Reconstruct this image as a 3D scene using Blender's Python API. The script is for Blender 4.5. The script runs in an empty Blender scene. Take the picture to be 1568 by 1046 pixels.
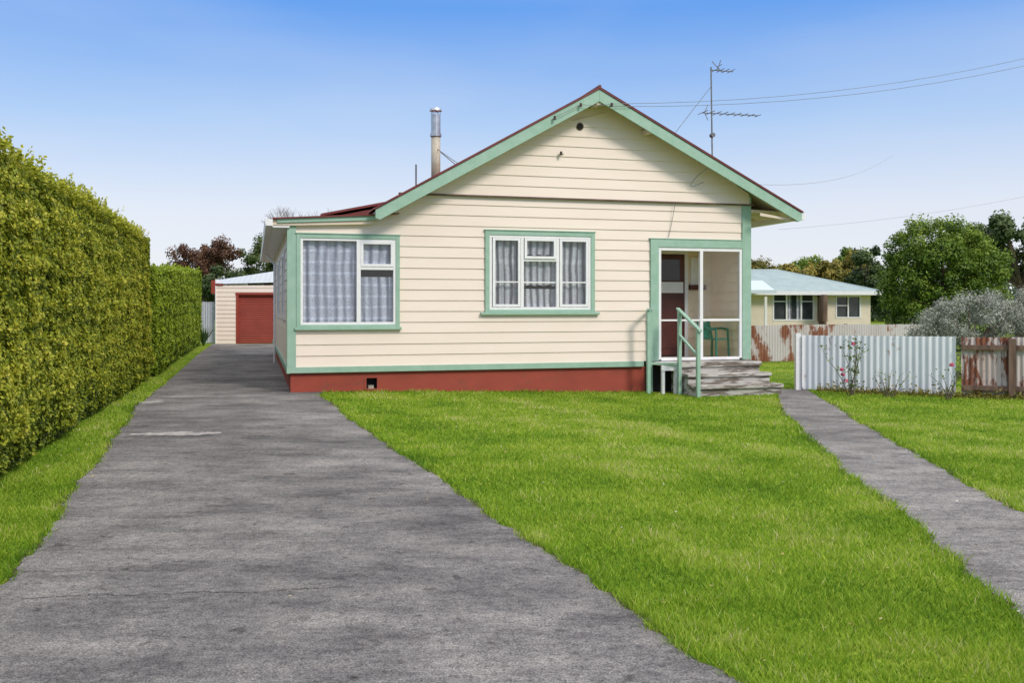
import bpy, math, random
import numpy as np
from mathutils import Vector, Matrix
random.seed(7); rng=np.random.default_rng(7)
S=bpy.context.scene
COL=S.collection

# ------------------------------------------------------------------ helpers
def g(X,Y):
    def ss(t):
        t=max(0.0,min(1.0,t)); return t*t*(3-2*t)
    return -0.17*ss((X+4)/8)*ss((Y-8)/8)
def gv(X,Y):
    t=np.clip((X+4)/8,0,1); u=np.clip((Y-8)/8,0,1)
    return -0.17*(t*t*(3-2*t))*(u*u*(3-2*u))

def empty(name,loc=(0,0,0),rz=0.0):
    o=bpy.data.objects.new(name,None); o.location=loc; o.rotation_euler=(0,0,rz)
    o.empty_display_size=0.3; COL.objects.link(o); return o

class B:
    def __init__(s): s.v=[]; s.f=[]
    def face(s,*p):
        n=len(s.v); s.v+= [tuple(q) for q in p]; s.f.append(tuple(range(n,n+len(p))))
    def box(s,x0,x1,y0,y1,z0,z1):
        n=len(s.v)
        s.v+=[(x0,y0,z0),(x1,y0,z0),(x1,y1,z0),(x0,y1,z0),(x0,y0,z1),(x1,y0,z1),(x1,y1,z1),(x0,y1,z1)]
        for q in ((0,3,2,1),(4,5,6,7),(0,1,5,4),(1,2,6,5),(2,3,7,6),(3,0,4,7)): s.f.append(tuple(n+i for i in q))
    def prism(s,poly,y0,y1):   # poly in (x,z), extruded along y
        n=len(s.v); k=len(poly)
        s.v+=[(x,y0,z) for x,z in poly]+[(x,y1,z) for x,z in poly]
        s.f.append(tuple(n+i for i in range(k))); s.f.append(tuple(n+k+i for i in reversed(range(k))))
        for i in range(k):
            j=(i+1)%k; s.f.append((n+i,n+k+i,n+k+j,n+j))
    def tube(s,p,q,r,r2=None,seg=8):
        r2=r if r2 is None else r2
        p=Vector(p);q=Vector(q);d=(q-p).normalized()
        a=d.orthogonal().normalized();b=d.cross(a);n=len(s.v)
        for c,rr in((p,r),(q,r2)):
            for i in range(seg):
                t=2*math.pi*i/seg; s.v.append(tuple(c+a*math.cos(t)*rr+b*math.sin(t)*rr))
        for i in range(seg):
            j=(i+1)%seg; s.f.append((n+i,n+j,n+seg+j,n+seg+i))
        s.f.append(tuple(n+i for i in reversed(range(seg)))); s.f.append(tuple(n+seg+i for i in range(seg)))
    def path(s,pts,r,seg=6):
        for i in range(len(pts)-1): s.tube(pts[i],pts[i+1],r,seg=seg)
    def done(s,name,mat,parent=None,smooth=False,bevel=0):
        me=bpy.data.meshes.new(name); me.from_pydata(s.v,[],s.f); me.update()
        if mat: me.materials.append(mat)
        o=bpy.data.objects.new(name,me); COL.objects.link(o)
        if parent: o.parent=parent
        if smooth:
            for p in me.polygons: p.use_smooth=True
        if bevel:
            m=o.modifiers.new('bev','BEVEL'); m.width=bevel; m.segments=2
        return o

# ------------------------------------------------------------------ materials
def newmat(name):
    m=bpy.data.materials.new(name); m.use_nodes=True; nt=m.node_tree
    b=nt.nodes['Principled BSDF']; return m,nt,b
def coords(nt,stretch=(1,1,1)):
    tc=nt.nodes.new('ShaderNodeTexCoord'); mp=nt.nodes.new('ShaderNodeMapping')
    mp.inputs['Scale'].default_value=stretch
    nt.links.new(tc.outputs['Object'],mp.inputs['Vector']); return mp.outputs['Vector']
def noise(nt,vec,scale,detail=6,rough=.6):
    n=nt.nodes.new('ShaderNodeTexNoise'); n.inputs['Scale'].default_value=scale
    n.inputs['Detail'].default_value=detail; n.inputs['Roughness'].default_value=rough
    nt.links.new(vec,n.inputs['Vector']); return n.outputs['Fac']
def ramp(nt,fac,stops):
    r=nt.nodes.new('ShaderNodeValToRGB'); e=r.color_ramp.elements
    while len(e)<len(stops): e.new(.5)
    for i,(p,c) in enumerate(stops):
        e[i].position=p; e[i].color=(*c,1) if len(c)==3 else c
    nt.links.new(fac,r.inputs['Fac']); return r.outputs['Color']
def mix(nt,f,a,b,mode='MIX'):
    m=nt.nodes.new('ShaderNodeMix'); m.data_type='RGBA'; m.blend_type=mode
    for s,i in((f,0),(a,6),(b,7)):
        if hasattr(s,'is_linked') or hasattr(s,'links'): nt.links.new(s,m.inputs[i])
        elif isinstance(s,(int,float)): m.inputs[i].default_value=s
        else: m.inputs[i].default_value=(*s,1)
    return m.outputs[2]
def bump(nt,b,fac,strength,dist=.01):
    n=nt.nodes.new('ShaderNodeBump'); n.inputs['Strength'].default_value=strength; n.inputs['Distance'].default_value=dist
    nt.links.new(fac,n.inputs['Height']); nt.links.new(n.outputs['Normal'],b.inputs['Normal'])
W=(1,1,1);K=(0,0,0)
def pmat(name,c1,c2,scale=3,rough=.7,bmp=.2,stretch=(1,1,1),lo=.35,hi=.7,metal=0,fine=40):
    m,nt,b=newmat(name); v=coords(nt,stretch)
    f=noise(nt,v,scale,5); c=ramp(nt,f,[(lo,c1),(hi,c2)])
    nt.links.new(c,b.inputs['Base Color']); b.inputs['Roughness'].default_value=rough; b.inputs['Metallic'].default_value=metal
    if bmp>.3: bump(nt,b,noise(nt,v,fine,2),bmp,.004)
    return m
def worn(name,paint,paint2,under,under2,scale,thr,rough=.75,stretch=(1,1,1),soft=.03):
    m,nt,b=newmat(name); v=coords(nt,stretch)
    p=ramp(nt,noise(nt,v,scale*.6,4),[(.3,paint),(.7,paint2)])
    u=ramp(nt,noise(nt,v,scale*3,4),[(.3,under),(.7,under2)])
    f=noise(nt,v,scale,8,.68); k=ramp(nt,f,[(thr,K),(thr+soft,W)])
    nt.links.new(mix(nt,k,p,u),b.inputs['Base Color']); b.inputs['Roughness'].default_value=rough
    return m

CREAM=worn('cream_weatherboard_paint',(.86,.725,.615),(.815,.68,.57),(.52,.42,.32),(.64,.52,.41),2.3,.66,.5,(.5,1,2.0),.14)
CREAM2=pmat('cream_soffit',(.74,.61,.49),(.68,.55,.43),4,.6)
GREEN=pmat('mint_green_trim',(.27,.43,.32),(.34,.49,.385),6,.5,.1)
WHITE=pmat('white_joinery',(.84,.82,.81),(.77,.75,.74),9,.45,.1)
REDF=worn('terracotta_foundation_paint',(.35,.062,.034),(.28,.050,.03),(.17,.05,.035),(.23,.07,.045),2.6,.56,.8,(1,1,1.5),.18)
ROOF=pmat('dark_red_iron_roof',(.12,.018,.015),(.20,.03,.022),3,.5,.1)
DARK=pmat('dark_void',(.01,.01,.01),(.015,.013,.012),3,.9,0)
ROOM=pmat('dim_room',(.035,.035,.04),(.05,.05,.05),3,.9,0)
STEEL=pmat('galvanised_steel',(.45,.45,.46),(.62,.62,.63),9,.35,.1,metal=.8)
AERIAL=pmat('dull_aluminium',(.12,.12,.13),(.22,.22,.23),9,.7,0)
RUSTST=pmat('rusty_flue',(.45,.38,.28),(.52,.47,.38),9,.6,.1,metal=.2)
BROWN=pmat('dark_red_door_paint',(.10,.021,.015),(.065,.014,.010),4,.4,.1)
STEPM=worn('worn_step_paint',(.54,.51,.47),(.42,.39,.35),(.09,.065,.05),(.23,.19,.155),5.0,.475,.85,(.35,1,2.6),.07)
FOUNDSTEP=pmat('step_timber',(.3,.25,.2),(.5,.45,.38),5,.85)
def ironmat(name,thr,paint=(.72,.72,.74),paint2=(.60,.61,.63),r1=(.16,.045,.02),r2=(.28,.11,.05)):
    return worn(name,paint,paint2,r1,r2,1.3,thr,.7,(1,1,.45),.05)
WHIRON=worn('white_painted_iron',(.78,.79,.81),(.64,.66,.69),(.20,.07,.03),(.40,.22,.12),1.9,.62,.7,(1,1,.5),.06)
RUSTIRON=worn('rusted_iron',(.62,.58,.55),(.42,.32,.28),(.12,.035,.02),(.24,.085,.042),3.4,.482,.8,(1,1,.35),.05)
TIMBER=pmat('weathered_timber',(.08,.045,.03),(.22,.14,.10),6,.9,.5,(1,1,.2))
GALROOF=pmat('grey_iron_roof',(.50,.53,.54),(.42,.45,.47),2,.45,.1)
BLUEROOF=pmat('pale_blue_iron_roof',(.29,.365,.36),(.36,.435,.425),2,.6,.1)
REDDOOR=pmat('red_roller_door',(.33,.05,.028),(.26,.042,.026),2,.5,.1)
WIRE=pmat('wire',(.16,.17,.19),(.22,.23,.25),2,.6,0)
BARK=pmat('bark',(.09,.06,.04),(.16,.12,.09),8,.9,.6)
CHAIRM=pmat('green_plastic',(.01,.16,.12),(.015,.19,.145),2,.4,0)

def glassmat():
    m=bpy.data.materials.new('window_glass'); m.use_nodes=True; nt=m.node_tree; nt.nodes.clear()
    o=nt.nodes.new('ShaderNodeOutputMaterial'); mx=nt.nodes.new('ShaderNodeMixShader')
    t=nt.nodes.new('ShaderNodeBsdfTransparent'); t.inputs[0].default_value=(.96,.97,.97,1)
    gl=nt.nodes.new('ShaderNodeBsdfGlossy'); gl.inputs['Roughness'].default_value=.02
    lw=nt.nodes.new('ShaderNodeLayerWeight'); lw.inputs['Blend'].default_value=.5
    pw=nt.nodes.new('ShaderNodeMath'); pw.operation='POWER'; pw.inputs[1].default_value=3.5
    ma=nt.nodes.new('ShaderNodeMath'); ma.operation='MULTIPLY_ADD'; ma.inputs[1].default_value=.85; ma.inputs[2].default_value=.08
    nt.links.new(lw.outputs['Facing'],pw.inputs[0]); nt.links.new(pw.outputs[0],ma.inputs[0])
    nt.links.new(ma.outputs[0],mx.inputs[0]); nt.links.new(t.outputs[0],mx.inputs[1]); nt.links.new(gl.outputs[0],mx.inputs[2])
    nt.links.new(mx.outputs[0],o.inputs[0]); return m
GLASS=glassmat()
def netmat(name,c1,c2,vs,hs,hd=.72):
    m,nt,b=newmat(name); v=coords(nt)
    w=nt.nodes.new('ShaderNodeTexWave'); w.bands_direction='X'; w.inputs['Scale'].default_value=vs; w.inputs['Distortion'].default_value=2.5; w.inputs['Detail Scale'].default_value=.6
    w2=nt.nodes.new('ShaderNodeTexWave'); w2.bands_direction='Z'; w2.inputs['Scale'].default_value=hs; w2.inputs['Distortion'].default_value=.5
    nt.links.new(v,w.inputs['Vector']); nt.links.new(v,w2.inputs['Vector'])
    a=ramp(nt,w.outputs['Fac'],[(.0,c1),(.75,c2)])
    h=ramp(nt,w2.outputs['Fac'],[(.80,(hd,hd,hd)),(.97,(1.0,1.0,1.0))])
    l=ramp(nt,noise(nt,v,45,2),[(.38,(.68,.68,.72)),(.55,(1,1,1))])
    c=mix(nt,1.0,a,h,'MULTIPLY'); c=mix(nt,1.0,c,l,'MULTIPLY')
    nt.links.new(c,b.inputs['Base Color']); b.inputs['Roughness'].default_value=.9
    b.inputs['Specular IOR Level'].default_value=.1
    return m
NET1=netmat('net_curtain',(.34,.36,.45),(.66,.69,.80),1.9,1.5,.78)
NET2=netmat('net_curtain_warm',(.17,.175,.20),(.66,.665,.70),2.3,.7,.82)

def leafmat(name,stops,trans=.25,rough=.55):
    m,nt,b=newmat(name)
    at=nt.nodes.new('ShaderNodeAttribute'); at.attribute_name='shade'
    c=ramp(nt,at.outputs['Fac'],stops)
    nt.links.new(c,b.inputs['Base Color']); b.inputs['Roughness'].default_value=rough
    b.inputs['Specular IOR Level'].default_value=.25
    tr=nt.nodes.new('ShaderNodeBsdfTranslucent'); nt.links.new(c,tr.inputs[0])
    mx=nt.nodes.new('ShaderNodeMixShader'); mx.inputs[0].default_value=trans
    out=[n for n in nt.nodes if n.type=='OUTPUT_MATERIAL'][0]
    nt.links.new(b.outputs[0],mx.inputs[1]); nt.links.new(tr.outputs[0],mx.inputs[2]); nt.links.new(mx.outputs[0],out.inputs[0])
    return m

def meshnp(name,verts,loops_per_face,shade,mat,parent=None):
    n=len(verts); nf=n//loops_per_face
    me=bpy.data.meshes.new(name)
    me.vertices.add(n); me.vertices.foreach_set('co',verts.astype(np.float32).ravel())
    me.loops.add(n); me.loops.foreach_set('vertex_index',np.arange(n,dtype=np.int32))
    me.polygons.add(nf); me.polygons.foreach_set('loop_start',np.arange(0,n,loops_per_face,dtype=np.int32))
    me.polygons.foreach_set('loop_total',np.full(nf,loops_per_face,dtype=np.int32))
    me.update(calc_edges=True)
    a=me.attributes.new('shade','FLOAT','FACE'); a.data.foreach_set('value',np.clip(shade,0,1).astype(np.float32))
    me.materials.append(mat)
    o=bpy.data.objects.new(name,me); COL.objects.link(o)
    if parent: o.parent=parent
    return o
def norm(a): return a/np.maximum(np.linalg.norm(a,axis=1,keepdims=True),1e-9)
def leaves(name,pos,nrm,size,shade,mat,parent=None,aspect=.5):
    N=len(pos); nrm=norm(nrm); r=rng.normal(size=(N,3)); t=norm(np.cross(nrm,r)); b=np.cross(nrm,t)
    s=size[:,None]
    v=np.stack([pos-t*s,pos-b*s*aspect,pos+t*s,pos+b*s*aspect],1).reshape(-1,3)
    return meshnp(name,v,4,shade,mat,parent)
def lump(P,f):
    x,y,z=P[:,0]*f,P[:,1]*f,P[:,2]*f
    return (np.sin(x*1.7+1.3*np.sin(y*1.1+z*.7))+np.sin(y*2.3+1.1*np.sin(z*1.9+x))+np.sin(z*2.9+1.4*np.sin(x*1.3+y*.6)))/3

# ------------------------------------------------------------------ ground
def lines(a,b,near0,near1,step,far):
    L=list(np.arange(near0,near1+1e-6,step)); x=near1; s=step
    while x<b: s*=1.35; x+=s; L.append(x)
    x=near0; s=step
    while x>a: s*=1.35; x-=s; L.insert(0,x)
    return np.array(L)
xs=lines(-700,700,-6,7,.5,0); ys=lines(-60,1500,-2,20,.5,0)
XX,YY=np.meshgrid(xs,ys); ZZ=gv(XX,YY)
vv=np.stack([XX,YY,ZZ],-1).reshape(-1,3); nx=len(xs)
ff=[(j*nx+i,j*nx+i+1,(j+1)*nx+i+1,(j+1)*nx+i) for j in range(len(ys)-1) for i in range(nx-1)]
m,nt,b=newmat('lawn_soil_and_grass'); v=coords(nt)
c1=ramp(nt,noise(nt,v,.75,6,.7),[(.34,(.11,.20,.012)),(.5,(.19,.29,.018)),(.66,(.31,.36,.05))])
c2=ramp(nt,noise(nt,v,38,4,.75),[(.3,(.4,.4,.4)),(.7,(1.15,1.15,1.1))])
nt.links.new(mix(nt,1.0,c1,c2,'MULTIPLY'),b.inputs['Base Color']); b.inputs['Roughness'].default_value=.95
b.inputs['Specular IOR Level'].default_value=.1
me=bpy.data.meshes.new('ground'); me.from_pydata(vv.tolist(),[],ff); me.update(); me.materials.append(m)
o=bpy.data.objects.new('ground',me); COL.objects.link(o)

# driveway and path edges (real-world metres)
DL=np.array([(-2,-2.0),(0,-2.15),(3,-2.55),(5.13,-2.87),(5.6,-2.99),(8.1,-3.84),(11.1,-4.80),(14.7,-6.0),(20,-7.45),(29,-10.0),(38.2,-12.5)])
DR=np.array([(-2,1.9),(1.5,1.6),(3,1.25),(3.88,.96),(4.5,.70),(5.31,.44),(5.71,.27),(6.96,-.17),(8.89,-.85),(11.67,-1.87),(14.2,-2.72),(16.3,-3.42),(17.2,-3.5),(17.25,-4.1),(20,-4.95),(30.3,-7.84),(31,-6.5),(38.2,-6.5)])
PL=np.array([(0,2.1),(2.5,2.3),(4.6,2.58),(5.71,2.80),(6.75,2.97),(8.6,3.19),(11.5,3.75),(16.1,4.72),(18,5.25),(19.3,5.5)])
PR=np.array([(0,3.1),(2.5,3.3),(4.6,3.56),(6.96,3.90),(8.82,4.16),(11.9,4.78),(16,5.65),(19.3,6.2)])
def wob(y,s): return .020*np.sin(y*2.1+s)+.014*np.sin(y*6.3+2*s+1.3*np.sin(y))+.014*np.sin(y*15+s*3+2*np.sin(y*2.7))+.009*np.sin(y*37+s+2*np.sin(y*5))+.006*np.sin(y*83+3*np.sin(y*11))
def ipl(T,y): return np.interp(y,T[:,0],T[:,1])
def edges(A,Bt,y,s): 
    w=np.where(y<16.5,1.0,.2)
    return ipl(A,y)+wob(y,s)*w, ipl(Bt,y)+wob(y,s+2)*w
def strip(name,A,Bt,y0,y1,s,mat,nxs=24,dy=.03,lift=.008):
    y=np.arange(y0,y1,dy); L,R=edges(A,Bt,y,s); t=np.linspace(0,1,nxs)
    X=L[:,None]*(1-t)+R[:,None]*t; Y=np.repeat(y[:,None],nxs,1); Z=gv(X,Y)+lift
    V=np.stack([X,Y,Z],-1).reshape(-1,3)
    F=[(j*nxs+i,j*nxs+i+1,(j+1)*nxs+i+1,(j+1)*nxs+i) for j in range(len(y)-1) for i in range(nxs-1)]
    me=bpy.data.meshes.new(name); me.from_pydata(V.tolist(),[],F); me.update(); me.materials.append(mat)
    o=bpy.data.objects.new(name,me); COL.objects.link(o); return o
def asphalt(name,a,bb):
    m,nt,b=newmat(name); v=coords(nt)
    big=ramp(nt,noise(nt,v,.42,6,.66),[(.37,a),(.60,bb)])
    st=coords(nt,(.5,1.1,1)); st2=ramp(nt,noise(nt,st,2.4,7,.78),[(.36,(.62,.61,.62)),(.49,(1,1,1)),(.62,(1.36,1.34,1.30))])
    sp1=ramp(nt,noise(nt,v,100,2,.8),[(.30,(.40,.40,.40)),(.5,(1,1,1)),(.72,(1.75,1.73,1.69))])
    sp2=ramp(nt,noise(nt,v,20,4,.85),[(.34,(.58,.58,.58)),(.47,(1,1,1)),(.70,(1.28,1.28,1.26))])
    spot=ramp(nt,noise(nt,v,5.5,3,.5),[(.28,(.55,.54,.53)),(.345,(1,1,1))])
    c=mix(nt,1.0,big,st2,'MULTIPLY'); c=mix(nt,1.0,c,sp1,'MULTIPLY'); c=mix(nt,1.0,c,sp2,'MULTIPLY'); c=mix(nt,1.0,c,spot,'MULTIPLY')
    nt.links.new(c,b.inputs['Base Color']); b.inputs['Roughness'].default_value=.95; b.inputs['Specular IOR Level'].default_value=.15
    bump(nt,b,noise(nt,v,90,1,.8),.7,.008); return m
ASPH=asphalt('weathered_asphalt',(.112,.106,.104),(.205,.192,.184))
CONC=asphalt('path_concrete',(.135,.126,.12),(.22,.206,.194))
drive=strip('driveway',DL,DR,-2,38.1,0.3,ASPH)
path=strip('garden_path',PL,PR,0,19.3,5.1,CONC,12)
SOIL=pmat('edge_soil',(.05,.04,.02),(.12,.10,.045),9,.95,0)
def edge_soil(T,y0,y1,s,par,sg):
    y=np.arange(y0,y1,.05); e=ipl(T,y)+wob(y,s)*np.where(y<16.5,1,.2)
    sb=B(); w2=.035+.02*np.sin(y*4.4)+.012*np.sin(y*13)
    for i in range(len(y)-1):
        a0,a1=e[i]-.06*sg,e[i+1]-.06*sg; b0,b1=e[i]+w2[i]*sg,e[i+1]+w2[i+1]*sg
        sb.face((a0,y[i],g(a0,y[i])+.004),(b0,y[i],g(b0,y[i])+.004),(b1,y[i+1],g(b1,y[i+1])+.004),(a1,y[i+1],g(a1,y[i+1])+.004))
    sb.done('edge_soil',SOIL,par)
edge_soil(DL,2,16,.3,drive,-1);edge_soil(DR,2,16,2.3,drive,1);edge_soil(PL,2,17,5.1,path,-1);edge_soil(PR,2,17,7.1,path,1)
PATCH=pmat('cement_patch',(.50,.46,.42),(.26,.24,.225),7,.95,.6,lo=.35,hi=.6)
for (x0,x1,yc,w) in ((-4.72,-3.62,11.25,.2),(-6.15,-5.75,15.0,.24),(-6.15,-5.3,15.9,.1)):
    pb=B(); n=60; top=[];bot=[]; e1=e2=0
    for i in range(n+1):
        x=x0+(x1-x0)*i/n; e=math.sin(math.pi*min(1,max(0,i/n)))**.35
        e1=e1*.8+random.uniform(-.09,.09); e2=e2*.8+random.uniform(-.09,.09)
        top.append((x,yc+.12*(x-x0)+w*e*(.8+e1*2),.013)); bot.append((x,yc+.12*(x-x0)-w*e*(.7+e2*2),.013))
    for i in range(n): pb.face(bot[i],bot[i+1],top[i+1],top[i])
    pb.done('cement_patch',PATCH,drive)
CRK=pmat('driveway_joint',(.065,.06,.055),(.11,.10,.09),9,.95,0)
cb=B()
for (xa,ya,xb,yb,w) in ((-2.9,4.95,-.9,5.15,.007),(-2.95,5.45,-2.0,5.5,.004),(-4.0,8.6,-2.2,8.7,.005),(-3.4,7.2,-1.9,7.3,.004)):
    n=90; pts=[]
    o1=o2=0
    for i in range(n+1):
        t=i/n; o1=o1*.85+random.uniform(-.012,.012)
        pts.append((xa+(xb-xa)*t+o1,ya+(yb-ya)*t+o1*1.1))
    for i in range(n):
        (x,y),(x2,y2)=pts[i],pts[i+1]; d=Vector((x2-x,y2-y)).normalized(); ww=w*random.uniform(.15,.8); px,py=-d.y*ww,d.x*ww
        cb.face((x-px,y-py,.0125),(x2-px,y2-py,.0125),(x2+px,y2+py,.0125),(x+px,y+py,.0125))
cb.done('expansion_joints',CRK,drive)

# ------------------------------------------------------------------ lawn grass blades
TH=15.72*math.pi/180; CO,SI=math.cos(TH),math.sin(TH); HX,HY=-4.07,16.72
def toloc(X,Y): return (X-HX)*CO+(Y-HY)*SI, -(X-HX)*SI+(Y-HY)*CO
def scatter(n,x0,x1,y0,y1):
    return rng.uniform(x0,x1,n),rng.uniform(y0,y1,n)
bx=[];by=[]
for (y0,y1,den) in ((3.2,5,9000),(5,7,6000),(7,10,3600),(10,14,1800),(14,20.5,900),(20.5,34,120)):
    x0,x1=-9.5,min(13,y1*.62+.5)
    if y0>20: x0=-11
    n=int((x1-x0)*(y1-y0)*den); X,Y=scatter(n,x0,x1,y0,y1)
    bx.append(X);by.append(Y)
X=np.concatenate(bx);Y=np.concatenate(by)
k=np.abs(X/Y)<.64
X,Y=X[k],Y[k]
L,R=edges(DL,DR,Y,.3); ov=rng.uniform(-.04,.035,len(X))
ind=(X>L+ov)&(X<R-ov)&(Y<38)
L2,R2=edges(PL,PR,Y,5.1); inp=(X>L2+ov)&(X<R2-ov)&(Y<19.3)
A,V=toloc(X,Y); inh=(A>-.05)&(V>-.03)&(A<9.5)&(V<14.2)
ins=(A>7.1)&(A<9.45)&(V>-1.15)&(V<.1)
hedge=(X< -4.53-.281*(Y-8.09)-.15)
far=(Y>20.5)&(X<0)&(X>-7)
k=~(ind|inp|inh|ins|hedge|far); X,Y=X[k],Y[k]
L,R=edges(DL,DR,Y,.3);L2,R2=edges(PL,PR,Y,5.1)
edge=np.minimum.reduce([np.abs(X-L),np.abs(X-R),np.abs(X-L2),np.abs(X-R2)])
A,V=toloc(X,Y); wall=(V>-.25)&(V<0)&(A<7)
N=len(X); P=np.stack([X,Y,gv(X,Y)],1)
Q=P*np.array([1,1,0])
lm=lump(Q,.9); lm2=lump(Q,4.0); lm3=lump(Q+3,1.9); lm4=lump(Q+9,8.5)
h=rng.uniform(.018,.044,N)*(1+.35*lm2+.2*lm4)*np.where((edge<.08)|wall,1.6,1.0)
w=np.clip(.0016+.00035*Y,.002,.009)*rng.uniform(.7,1.3,N)
an=rng.uniform(0,2*np.pi,N); la=rng.uniform(0,2*np.pi,N); ll=rng.uniform(.2,1.2,N)*h
dx=np.cos(an)*w;dy=np.sin(an)*w
tip=P+np.stack([np.cos(la)*ll,np.sin(la)*ll,h],1)
V3=np.stack([P+np.stack([dx,dy,0*dx],1),P-np.stack([dx,dy,0*dx],1),tip],1).reshape(-1,3)
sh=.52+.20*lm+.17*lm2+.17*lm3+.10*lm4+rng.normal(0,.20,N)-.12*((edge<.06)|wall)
GRASS=leafmat('grass_blades',[(0.0,(.07,.16,.01)),(.35,(.18,.32,.016)),(.65,(.34,.47,.034)),(.88,(.50,.53,.11)),(1.0,(.62,.56,.28))],.35,.6)
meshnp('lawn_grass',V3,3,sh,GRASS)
n=520; X,Y=scatter(n,-4.5,10,4,17); L,R=edges(DL,DR,Y,.3); 
A,V=toloc(X,Y); k=((V<-.1)&(X>-3.6))&((X>R)|(rng.random(n)<.12)); X,Y=X[k],Y[k]
s_=rng.uniform(0,11,130); q_=rng.exponential(.25,130)
X=np.concatenate([X,-4.4-.281*(s_)+q_]); Y=np.concatenate([Y,8.1+s_])
P=np.stack([X,Y,gv(X,Y)+.028],1)
LF=leafmat('fallen_leaf',[(0,(.30,.20,.07)),(.5,(.42,.34,.12)),(1,(.6,.58,.45))],.1)
leaves('fallen_leaves',P,np.tile([0,0,1.],(len(P),1))+rng.normal(0,.3,(len(P),3)),rng.uniform(.008,.017,len(P)),rng.random(len(P)),LF,None,.6)

# ------------------------------------------------------------------ hedges
vdir=np.array([-.2705,.9627]); ndir=np.array([.9627,.2705])
def hedge(name,y0,y1,h0,h1,width,mat,n_side,n_top,ls,off=0,shoots=0,topamp=.06):
    bx0=-4.53-.281*(y0-8.09)+off; Lh=(y1-y0)/.9627
    org=np.array([bx0,y0])
    def mk(s,d,z):
        X=org[0]+vdir[0]*s-ndir[0]*d; Y=org[1]+vdir[1]*s-ndir[1]*d
        return np.stack([X,Y,z],1)
    H=lambda s: h0+(h1-h0)*s/Lh
    s=rng.uniform(0,Lh,n_side)
    z=rng.uniform(.02,1,n_side)**.95; hh=H(s); z=z*hh
    d=rng.exponential(.065,n_side)-.035
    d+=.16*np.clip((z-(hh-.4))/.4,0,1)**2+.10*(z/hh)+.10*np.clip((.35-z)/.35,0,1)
    P=mk(s,d,z); l1=lump(P,1.3); l2=lump(P,4.5); l3=lump(P,11.0); dd=-.06*l1-.05*l2-.035*l3
    P2=mk(s,d+dd,z)
    nr=np.zeros((n_side,3)); nr[:,0]=ndir[0];nr[:,1]=ndir[1]; nr[:,2]=.35; nr+=rng.normal(0,.55,(n_side,3))
    sh=.54+.10*l1+.14*l2+.15*l3-1.1*np.clip(d-.10*(z/hh),0,.3)+rng.normal(0,.18,n_side)-.25*np.clip((.9-z)/.9,0,1)  # inner and lower leaves coloured darker to stand in for hedge shadow
    s_=rng.uniform(0,Lh,n_top); dt=rng.uniform(.03,width,n_top); zt=H(s_)-rng.exponential(.04,n_top)
    Pt=mk(s_,dt,zt); Pt[:,2]+=topamp*lump(Pt,2.2)+.04*lump(Pt,6)
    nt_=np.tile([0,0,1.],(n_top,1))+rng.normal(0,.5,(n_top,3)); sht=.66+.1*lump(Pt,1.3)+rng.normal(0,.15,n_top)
    n_e=int(n_top*.9) ; de=rng.uniform(.0,width,n_e); ze=rng.uniform(.05,1,n_e)
    ends=[]; 
    for se,sg in((Lh,1),(0,-1)):
        Pe=mk(np.full(n_e,se)+sg*(-rng.exponential(.05,n_e)),de,ze*H(np.full(n_e,se))); Pe[:,:2]+=.06*sg*vdir*lump(Pe,2)[:,None]; ends.append(Pe)
    ne=np.zeros((n_e,3));
    Pa=[P2,Pt]+ends; Na=[nr,nt_,ne+np.array([vdir[0],vdir[1],.2])+rng.normal(0,.5,(n_e,3)),ne-np.array([vdir[0],vdir[1],-.2])+rng.normal(0,.5,(n_e,3))]
    Sa=[sh,sht,.45+rng.normal(0,.16,n_e),.5+rng.normal(0,.16,n_e)]
    if shoots:
        q=8; ss=rng.uniform(0,Lh,shoots); dd_=rng.uniform(0.05,width*.6,shoots); hs=rng.uniform(.04,.22,shoots)*(rng.random(shoots)**.5)
        base=mk(ss,dd_,H(ss)); base[:,2]+=topamp*lump(base,2.2)
        lean=rng.normal(0,.25,(shoots,2))
        for i in range(q):
            t=(i+.5)/q; Pp=base.copy(); Pp[:,2]+=hs*t; Pp[:,:2]+=lean*(hs*t)[:,None]; Pp+=rng.normal(0,.012,Pp.shape)
            Pa.append(Pp);Na.append(rng.normal(0,1,Pp.shape));Sa.append(.72+rng.normal(0,.12,shoots))
    P=np.concatenate(Pa);Nn=np.concatenate(Na);Sh=np.concatenate(Sa)
    root=empty(name)
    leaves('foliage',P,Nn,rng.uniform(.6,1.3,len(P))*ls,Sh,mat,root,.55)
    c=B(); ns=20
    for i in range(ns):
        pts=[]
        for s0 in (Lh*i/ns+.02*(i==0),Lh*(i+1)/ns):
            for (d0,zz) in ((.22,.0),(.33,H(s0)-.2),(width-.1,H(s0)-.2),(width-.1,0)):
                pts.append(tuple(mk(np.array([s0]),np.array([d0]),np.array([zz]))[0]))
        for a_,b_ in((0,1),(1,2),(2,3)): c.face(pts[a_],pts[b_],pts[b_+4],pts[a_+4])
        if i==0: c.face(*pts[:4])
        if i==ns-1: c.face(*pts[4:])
    c.done('dark_core',CORE,root)  # solid box core, near-black colour paints the shade between leaves
    tb=B()
    for i in range(int(Lh/.5)):
        s0=(i+.5+random.uniform(-.1,.1))*.5; a_=mk(np.array([s0]),np.array([.14]),np.array([-.05]))[0]; b_=mk(np.array([s0+random.uniform(-.2,.2)]),np.array([.20]),np.array([1.4]))[0]
        tb.tube(a_,b_,.025,.012,6)
    tb.done('stems',BARK,root)
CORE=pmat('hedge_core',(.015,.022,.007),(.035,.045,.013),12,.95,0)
HM=leafmat('hedge_leaf',[(0,(.022,.036,.006)),(.25,(.09,.13,.012)),(.5,(.26,.31,.022)),(.78,(.47,.46,.04)),(1,(.62,.56,.09))],.28)
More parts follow.
